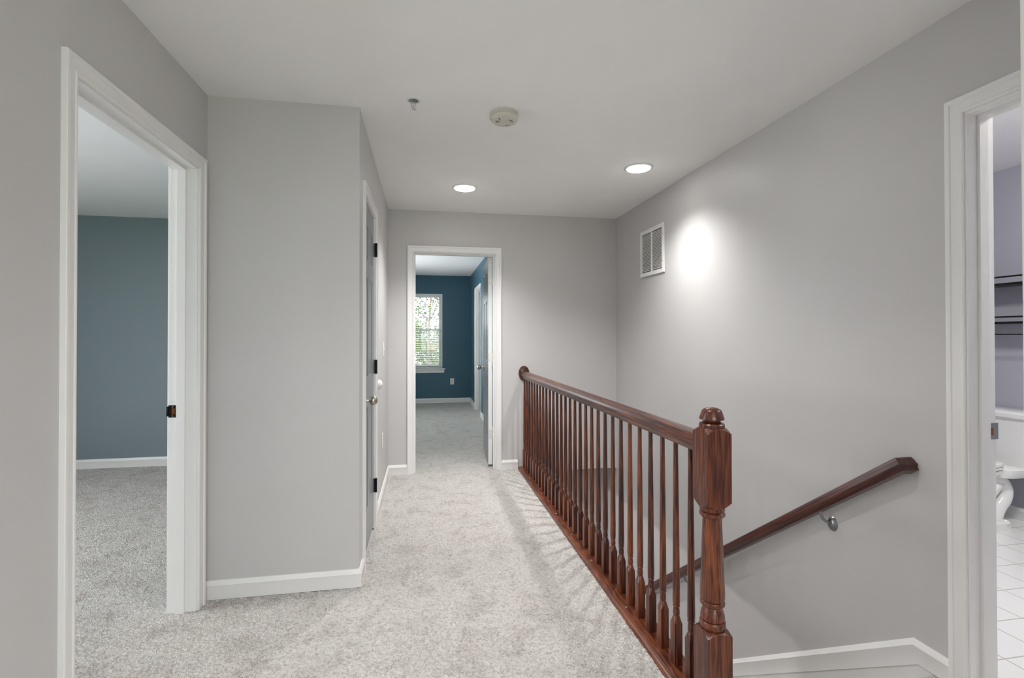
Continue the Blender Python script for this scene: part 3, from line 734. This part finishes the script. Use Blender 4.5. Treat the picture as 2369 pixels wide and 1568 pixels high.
# sprinkler
PX, PY = -0.0525, 2.486
t_ = thing('fire_sprinkler', (PX, PY, H), 'small silver fire sprinkler head hanging from the ceiling', 'sprinkler')
MB().lathe([(.0255, 0.0005), (.026, -.002), (.030, -.0035), (.0345, -.003), (.0365, 0.0005)], (PX, PY, H), 'Z', 40).build('escutcheon', M['white'], t_)
MB().lathe([(.0275, .0003), (.018, -.0012), (0, -.0015)], (PX, PY, H), 'Z', 32).build('recess_cup', M['bracket'], t_)
mb = MB(); mb.lathe([(0, 0), (.009, 0), (.009, -.012), (.006, -.015), (0, -.015)], (PX, PY, H), 'Z', 16)
for s in (-1, 1): mb.tube([(PX+s*.008, PY, H-.010), (PX+s*.010, PY, H-.022), (PX+s*.004, PY, H-.036), (PX, PY, H-.042)], .0022, 8)
mb.tube([(PX, PY, H-.014), (PX, PY, H-.044)], .0018, 8)
fr = mb.build('sprinkler_frame', M['chrome'], t_)
mb = MB(); mb.lathe([(0, -.042), (.006, -.0425), (.006, -.046), (0, -.047)], (PX, PY, H), 'Z', 16)
for k in range(10):
    T2 = Matrix.Translation((PX, PY, H-.0445)) @ Matrix.Rotation(2*PI*k/10, 4, 'Z'); mb.box(.004, .0145, -.0028, .0028, -.0006, .0006, T=T2)
mb.build('deflector', M['chrome'], t_)

# ------------------------------------------------------------------ things on the walls
# return-air vent
VY0, VY1, VZ0, VZ1 = 3.628, 4.058, 1.779, 2.177
t_ = thing('air_vent', (XR, (VY0+VY1)/2, VZ0), 'white louvred return-air vent high on the right wall', 'vent')
mb = MB(); fr_ = .034
x0, x1 = XR-.012, XR-.0003
prof = [(0, 0), (0, .004), (.006, .011), (.010, .012), (fr_, .012), (fr_, 0)]
mb.sweep([(XR, VY0, VZ0), (XR, VY1, VZ0), (XR, VY1, VZ1), (XR, VY0, VZ1), (XR, VY0, VZ0)], (-1, 0, 0), prof, side=1 if Vector((-1, 0, 0)).cross(Vector((0, 1, 0))).z > 0 else -1) if False else None
for (a0_, a1_, c0_, c1_) in ((VY0, VY1, VZ0, VZ0+fr_), (VY0, VY1, VZ1-fr_, VZ1), (VY0, VY0+fr_, VZ0+fr_, VZ1-fr_), (VY1-fr_, VY1, VZ0+fr_, VZ1-fr_), ((VY0+VY1)/2-.009, (VY0+VY1)/2+.009, VZ0+fr_, VZ1-fr_)):
    mb.box(x0, x1, a0_, a1_, c0_, c1_)
mb.build('frame', M['vent'], t_, bevel=.0025)
MB().box(XR-.0025, XR-.0003, VY0+.01, VY1-.01, VZ0+.01, VZ1-.01).build('backing', M['duct'], t_)
mb = MB(); nsl = 27; span = VZ1-VZ0-2*fr_
for (a0_, a1_) in ((VY0+fr_-.001, (VY0+VY1)/2-.008), ((VY0+VY1)/2+.008, VY1-fr_+.001)):
    for i in range(nsl-1):
        zc = VZ0+fr_+span*(i+1)/nsl
        T2 = Matrix.Translation((XR-.0075, 0, zc)) @ Matrix.Rotation(math.radians(35), 4, 'Y'); mb.box(-.0042, .0042, a0_, a1_, -.0010, .0010, T=T2)
mb.build('louvres', M['vent'], t_)
for zc in (VZ0+.09, VZ1-.09): MB().lathe([(0, -.003), (.003, -.0025), (.004, 0), (0, 0)], (x0, VY0+.012, zc), 'X', 10).build('screw', M['bracket'], t_)
# switch and outlets
t_ = thing('light_switch', (XC, 4.067, 1.108), 'white light switch plate on the corridor wall beyond the closet door', 'light switch')
MB().box(XC, XC+.006, 4.031, 4.103, 1.108, 1.223).build('cover_plate', M['white'], t_, bevel=.0025)
MB().box(XC+.004, XC+.012, 4.062, 4.072, 1.155, 1.178).build('toggle', M['white'], t_, bevel=.001)
t_ = thing('wall_outlet', (XC, 3.993, .385), 'white outlet plate low on the corridor wall beyond the closet door', 'outlet')
MB().box(XC, XC+.006, 3.957, 4.029, .388, .503).build('cover_plate', M['white'], t_, bevel=.0025)
mb = MB()
for zc in (.425, .465): mb.lathe([(0, .007), (.013, .0068), (.0145, .006), (.0145, .004)], (XC, 3.993, zc), 'X', 20)
mb.build('socket', M['white'], t_)
t_ = thing('wall_outlet', (.5315, BY, .345), 'pale outlet plate on the teal blue wall right of the window', 'outlet')
MB().box(.495, .568, BY-.006, BY, .345, .462).build('cover_plate', M['white'], t_, bevel=.0025)
mb = MB()
for zc in (.383, .424): mb.lathe([(0, -.0075), (.013, -.0072), (.0145, -.006), (.0145, -.004)], (.5315, BY, zc), 'Y', 20)
mb.build('socket', M['cream'], t_)
o = MB().lathe([(.034, 0), (.034, .004), (.031, .014), (.024, .024), (.013, .030), (0, .032)], (XC, 3.655, .921), 'X', 32).build('door_bumper', M['white'])
tag(o, 'white domed wall bumper beside the closet door hinges', 'door bumper')

# ------------------------------------------------------------------ window of the blue bedroom
wx0, wx1, wz0, wz1 = WIN
d = thing('window_1', ((wx0+wx1)/2, BY, wz0), 'white double-hung window with view of trees in the teal blue wall', 'window', kind='structure')
mb = MB(); y0, y1 = BY+.045, BY+.105; fw_ = .035
for (a, b, c0_, c1_) in ((wx0+.012, wx0+fw_, wz0, wz1-.012), (wx1-fw_, wx1-.012, wz0, wz1-.012), (wx0+fw_, wx1-fw_, wz0, wz0+fw_), (wx0+fw_, wx1-fw_, wz1-fw_, wz1-.012)): mb.box(a, b, y0, y1, c0_, c1_)
mb.build('window_frame', M['vinyl'], d)
zm = 1.395
def sash(z0, z1, ya, name):
    mb = MB(); s = .032
    a0_, a1_ = wx0+fw_, wx1-fw_
    for (a, b, c0_, c1_) in ((a0_-.001, a0_+s, z0, z1), (a1_-s, a1_+.001, z0, z1), (a0_+s, a1_-s, z0, z0+s), (a0_+s, a1_-s, z1-s, z1)): mb.box(a, b, ya, ya+.028, c0_, c1_)
    o = mb.build(name, M['vinyl'], d)
    mb = MB()
    for i in (1, 2):
        xx = a0_+s+(a1_-a0_-2*s)*i/3; mb.box(xx-.006, xx+.006, ya+.008, ya+.020, z0+s, z1-s)
    zz = (z0+z1)/2; mb.box(a0_+s, a1_-s, ya+.008, ya+.020, zz-.006, zz+.006)
    mb.build('muntin_grid', M['vinyl'], o)
    MB().box(a0_+s, a1_-s, ya+.013, ya+.016, z0+s, z1-s).build('pane', M['glass'], o)
sash(zm-.016, wz1-fw_, BY+.076, 'sash'); sash(wz0+fw_, zm+.016, BY+.047, 'sash')
mb = MB(); mb.box(wx0, wx0+.012, BY, BY+.1, wz0, wz1); mb.box(wx1-.012, wx1, BY, BY+.1, wz0, wz1); mb.box(wx0+.012, wx1-.012, BY, BY+.1, wz1-.012, wz1)
mb.build('reveal', M['trim'], d)
mb = MB(); mb.box(wx0-.055, wx1+.055, BY-.045, BY+.05, wz0-.030, wz0-.004)
mb.build('sill', M['trim'], d, bevel=.006)
MB().box(wx0-.035, wx1+.035, BY-.016, BY, wz0-.092, wz0-.030).build('apron', M['trim'], d, bevel=.004)
# blind
t_ = thing('window_blind', ((wx0+wx1)/2, BY+.02, wz0), 'white horizontal slat blind lowered over the bedroom window', 'blind')
bx0, bx1 = wx0+.014, wx1-.014
MB().box(bx0, bx1, BY-.004, BY+.042, wz1-.058, wz1-.013).build('headrail', M['slat'], t_, bevel=.003)
MB().box(bx0, bx1, BY+.004, BY+.040, wz0+.002, wz0+.022).build('bottom_rail', M['slat'], t_, bevel=.003)
mb = MB(); zz = wz0+.050
while zz < wz1-.07:
    T2 = Matrix.Translation((0, BY+.0215, zz)) @ Matrix.Rotation(math.radians(9), 4, 'X'); mb.box(bx0, bx1, -.024, .024, -.0015, .0015, T=T2); zz += .0425
tag(mb.build('slats', M['slat'], t_), None, None)
mb = MB()
for xx in (bx0+.10, (bx0+bx1)/2, bx1-.10): mb.box(xx-.002, xx+.002, BY+.0195, BY+.0225, wz0+.02, wz1-.05)
mb.tube([(bx1-.07, BY-.012, wz1-.06), (bx1-.072, BY-.012, 1.25)], .003, 6)
mb.build('cords', M['slat'], t_)

# ------------------------------------------------------------------ other windows (out of sight, they let the daylight in)
def plain_window(n, axis, pos, a0, a1, z0, z1, label):
    d = thing('window_%d' % n, (pos, (a0+a1)/2, z0) if axis == 'X' else ((a0+a1)/2, pos, z0), label, 'window', kind='structure')
    mb = MB()
    def bx(u0, u1, c0_, c1_):
        if axis == 'X': mb.box(pos-.03, pos+.03, u0, u1, c0_, c1_)
        else: mb.box(u0, u1, pos-.03, pos+.03, c0_, c1_)
    bx(a0, a0+.04, z0, z1); bx(a1-.04, a1, z0, z1); bx(a0+.04, a1-.04, z0, z0+.04); bx(a0+.04, a1-.04, z1-.04, z1); bx(a0+.04, a1-.04, (z0+z1)/2-.02, (z0+z1)/2+.02)
    mb.build('window_frame', M['vinyl'], d)
plain_window(2, 'X', -4.25, 1.25, 3.15, .35, 2.2, 'bedroom window out of sight left of the doorway')
plain_window(3, 'X', BX0-.05, 6.2, 8.2, .65, 2.1, 'side window of the blue bedroom, out of sight')
plain_window(4, 'Y', -3.55, -.5, 1.3, .6, 2.1, 'unseen hall window added behind the camera for daylight')  # opening added out of view so sky light reaches the hall
def portal(loc, rot, sx, sy):
    l = bpy.data.lights.new('daylight_portal', 'AREA'); l.shape = 'RECTANGLE'; l.size = sx; l.size_y = sy; l.cycles.is_portal = True
    o = bpy.data.objects.new('daylight_portal', l); COL.objects.link(o); o.location = loc; o.rotation_euler = rot
portal((-4.33, 2.2, 1.275), (PI/2, 0, -PI/2), 1.9, 1.85)
portal((BX0-.13, 7.2, 1.375), (PI/2, 0, -PI/2), 2.0, 1.45)
portal(((wx0+wx1)/2, BY+.13, (wz0+wz1)/2), (PI/2, 0, PI), .83, 1.42)
portal((.4, -3.63, 1.35), (PI/2, 0, 0), 1.8, 1.5)

# ------------------------------------------------------------------ bathroom
TY, TB = 2.725, BTX
def spline(P, k=6):
    P = [Vector(p) for p in P]; out = []
    for i in range(len(P)-1):
        a, b, c, d_ = P[max(i-1, 0)], P[i], P[i+1], P[min(i+2, len(P)-1)]
        for j in range(k):
            t = j/k; out.append(0.5*((2*b)+(c-a)*t+(2*a-5*b+4*c-d_)*t*t+(3*b-a-3*c+d_)*t**3))
    return out+[P[-1]]
t_ = thing('toilet', (3.66, TY, 0), 'white china toilet with closed lid beyond the bathroom doorway', 'toilet')
def sect(cx, cy, hx, hy, z, n=72, p=2.6, skew=0.0):
    pts = []
    for i in range(n):
        a = 2*PI*i/n; c_, s__ = math.cos(a), math.sin(a)
        pts.append(Vector((cx+skew + hx*math.copysign(abs(c_)**(2/p), c_), cy+hy*math.copysign(abs(s__)**(2/p), s__), z)))
    return pts
tank = MB().loft([sect(3.905, TY, .088, .205, .400, p=7), sect(3.905, TY, .095, .222, .44, p=8), sect(3.902, TY, .100, .236, .725, p=8)]).build('tank', M['china'], t_)
MB().loft([sect(3.902, TY, .106, .244, .722, p=8), sect(3.900, TY, .114, .252, .728, p=8), sect(3.900, TY, .114, .252, .752, p=8), sect(3.902, TY, .106, .244, .765, p=7), sect(3.902, TY, .09, .22, .770, p=6)]).build('tank_lid', M['china'], t_)
mb = MB(); mb.tube([(3.795, TY+.17, .66), (3.785, TY+.17, .66), (3.780, TY+.16, .659), (3.778, TY+.10, .655)], .008, 8)
mb.build('flush_lever', M['chrome'], tank)
bw = MB().loft([sect(3.50, TY, .325, .150, 0.0, p=5), sect(3.50, TY, .323, .148, .045, p=5), sect(3.49, TY, .30, .100, .062, p=3.5), sect(3.49, TY, .265, .088, .14, p=2.6), sect(3.47, TY, .25, .095, .22, p=2.4), sect(3.45, TY, .27, .135, .30, p=2.4), sect(3.45, TY, .30, .175, .355, p=2.5),
    sect(3.46, TY, .31, .185, .375, p=2.6), sect(3.46, TY, .31, .185, .396, p=2.6), sect(3.46, TY, .29, .17, .402, p=2.6)]).build('bowl', M['china'], t_)
MB().loft([sect(3.83, TY, .16, .175, .345, p=5), sect(3.83, TY, .165, .19, .37, p=5), sect(3.83, TY, .165, .195, .40, p=5), sect(3.83, TY, .155, .185, .405, p=5)]).build('tank_shelf', M['china'], bw)
mb = MB()
for s in (-1, 1):
    mb.tube(spline([(3.78, TY+s*.078, .30), (3.71, TY+s*.085, .27), (3.64, TY+s*.088, .20), (3.57, TY+s*.085, .12), (3.52, TY+s*.08, .05)]), .036, 14)
    mb.tube(spline([(3.66, TY+s*.06, .35), (3.75, TY+s*.072, .315), (3.795, TY+s*.078, .255), (3.785, TY+s*.08, .19), (3.735, TY+s*.08, .13), (3.71, TY+s*.076, .06), (3.705, TY+s*.074, .004)]), .046, 16)
mb.build('trapway', M['china'], bw, smooth=60)
for s in (-1, 1): MB().lathe([(.024, .055), (.022, .068), (.014, .078), (0, .081)], (3.735, TY+s*.128, -.012), 'Z', 18).build('bolt_cap', M['china'], bw)
MB().loft([sect(3.485, TY, .245, .186, .404, p=3.4), sect(3.485, TY, .250, .190, .410, p=3.4), sect(3.485, TY, .248, .188, .420, p=3.4)]).build('seat', M['china'], t_, smooth=50)
MB().loft([sect(3.485, TY, .246, .187, .424, p=3.4), sect(3.485, TY, .250, .190, .430, p=3.4), sect(3.485, TY, .248, .187, .443, p=3.4), sect(3.485, TY, .20, .15, .450, p=3.4)]).build('seat_lid', M['china'], t_, smooth=50)
# black double shelf over the toilet
t_ = thing('wall_shelf', (3.94, TY, 1.27), 'black metal two-tier shelf with towel bar on the lavender wall above the toilet', 'shelf')
sy0, sy1, sxf = TY-.40, TY+.40, 3.845
for (z0, zr, nm) in ((1.608, 1.664, 'upper'), (1.347, 1.393, 'lower')):
    mb = MB(); mb.box(sxf, BTX-.001, sy0, sy1, z0, z0+.014); sh = mb.build('shelf_board', M['black'], t_, bevel=.002)
    mb = MB(); r_ = .0055
    mb.tube([(BTX-.002, sy0+.004, zr), (sxf+.006, sy0+.004, zr), (sxf+.006, sy1-.004, zr), (BTX-.002, sy1-.004, zr)], r_, 8)
    for yy in (sy0+.006, sy1-.006): mb.tube([(sxf+.006, yy, z0), (sxf+.006, yy, zr)], .005, 8)
    mb.build('guard_rail', M['black'], sh)
mb = MB(); mb.tube([(BTX-.002, sy0+.02, 1.340), (sxf+.02, sy0+.02, 1.340), (sxf+.02, sy0+.02, 1.276), (sxf+.02, sy1-.02, 1.276), (sxf+.02, sy1-.02, 1.340), (BTX-.002, sy1-.02, 1.340)], .004, 8)
mb.build('towel_bar', M['black'], t_)
for yy in (sy0+.01, sy1-.01): MB().box(BTX-.012, BTX-.001, yy-.008, yy+.008, 1.30, 1.68).build('wall_bracket', M['black'], t_)

# ------------------------------------------------------------------ outside: lawn and trees
mb = MB(); mb.box(-40, 40, 10.5, 60, -3.2, -3.0); struct(mb.build('ground', M['grass']), 'lawn below the bedroom window', 'ground')
mb = MB(); mb.box(-40, 40, -60, -4.4, -3.2, -3.0); struct(mb.build('ground', M['grass']), 'lawn behind the house', 'ground')
def tree(x, y_, h, r, z0, z1, n, size, mat, label):
    t_ = thing('leafy_tree', (x, y_, -3.0), label, 'tree', 'trees outside the window')
    mb = MB(); mb.tube([(x, y_, -3.05), (x+.05, y_, -1), (x-.04, y_, 1), (x+.1, y_, z1*.8)], [.055, .045, .035, .012], 8)
    rng = random.Random(int(x*100)+int(y_*10))
    for k in range(16):
        z_ = z0+(z1-z0)*rng.random()*.8; a = rng.random()*2*PI
        mb.tube([(x, y_, z_-.4), (x+math.cos(a)*r*.5, y_+math.sin(a)*r*.5, z_+.1), (x+math.cos(a)*r*.95, y_+math.sin(a)*r*.95, z_+.5)], [.016, .010, .004], 5)
    mb.build('trunk', M['bark'], t_)
    cl = np.random.RandomState(int(abs(x)*77)+int(y_))
    cc = cl.rand(90, 3)*2-1; cc = cc/np.maximum(1, np.linalg.norm(cc, axis=1))[:, None]
    vs = []; fs = []
    for k in range(n):
        c_ = cc[cl.randint(90)]; p = c_ + cl.normal(0, .085, 3)
        P = np.array([x+p[0]*r, y_+p[1]*r, (z0+z1)/2+p[2]*(z1-z0)/2])
        a = cl.normal(size=3); a /= np.linalg.norm(a); b = np.cross(a, cl.normal(size=3)); b /= np.linalg.norm(b)
        s = size*(.6+.8*cl.rand()); o_ = len(vs)
        vs += [tuple(P-a*s), tuple(P+b*s*.55), tuple(P+a*s), tuple(P-b*s*.55)]; fs.append((o_, o_+1, o_+2, o_+3))
    MB().add(vs, fs).build('foliage', mat, t_, smooth=0)
tree(0.15, 13.6, 8, 1.1, 0.6, 4.6, 5200, .034, M['leafa'], 'slender leafy tree seen through the upper window panes')
tree(-0.9, 17.0, 8, 1.45, -.2, 5.2, 5200, .045, M['leafa'], 'darker leafy tree at the left of the window view')
tree(0.55, 22.0, 5, 2.3, -2.8, 1.7, 16000, .07, M['leafb'], 'bushy light green tree filling the lower window panes')
tree(-2.2, 29.5, 5, 3.2, -2.8, 2.2, 9000, .11, M['leafb'], 'wide bushy tree farthest away at the left of the window view')
tree(4.6, 29.5, 5, 3.2, -2.8, 2.6, 9000, .11, M['leafb'], 'wide bushy tree farthest away at the right of the window view')
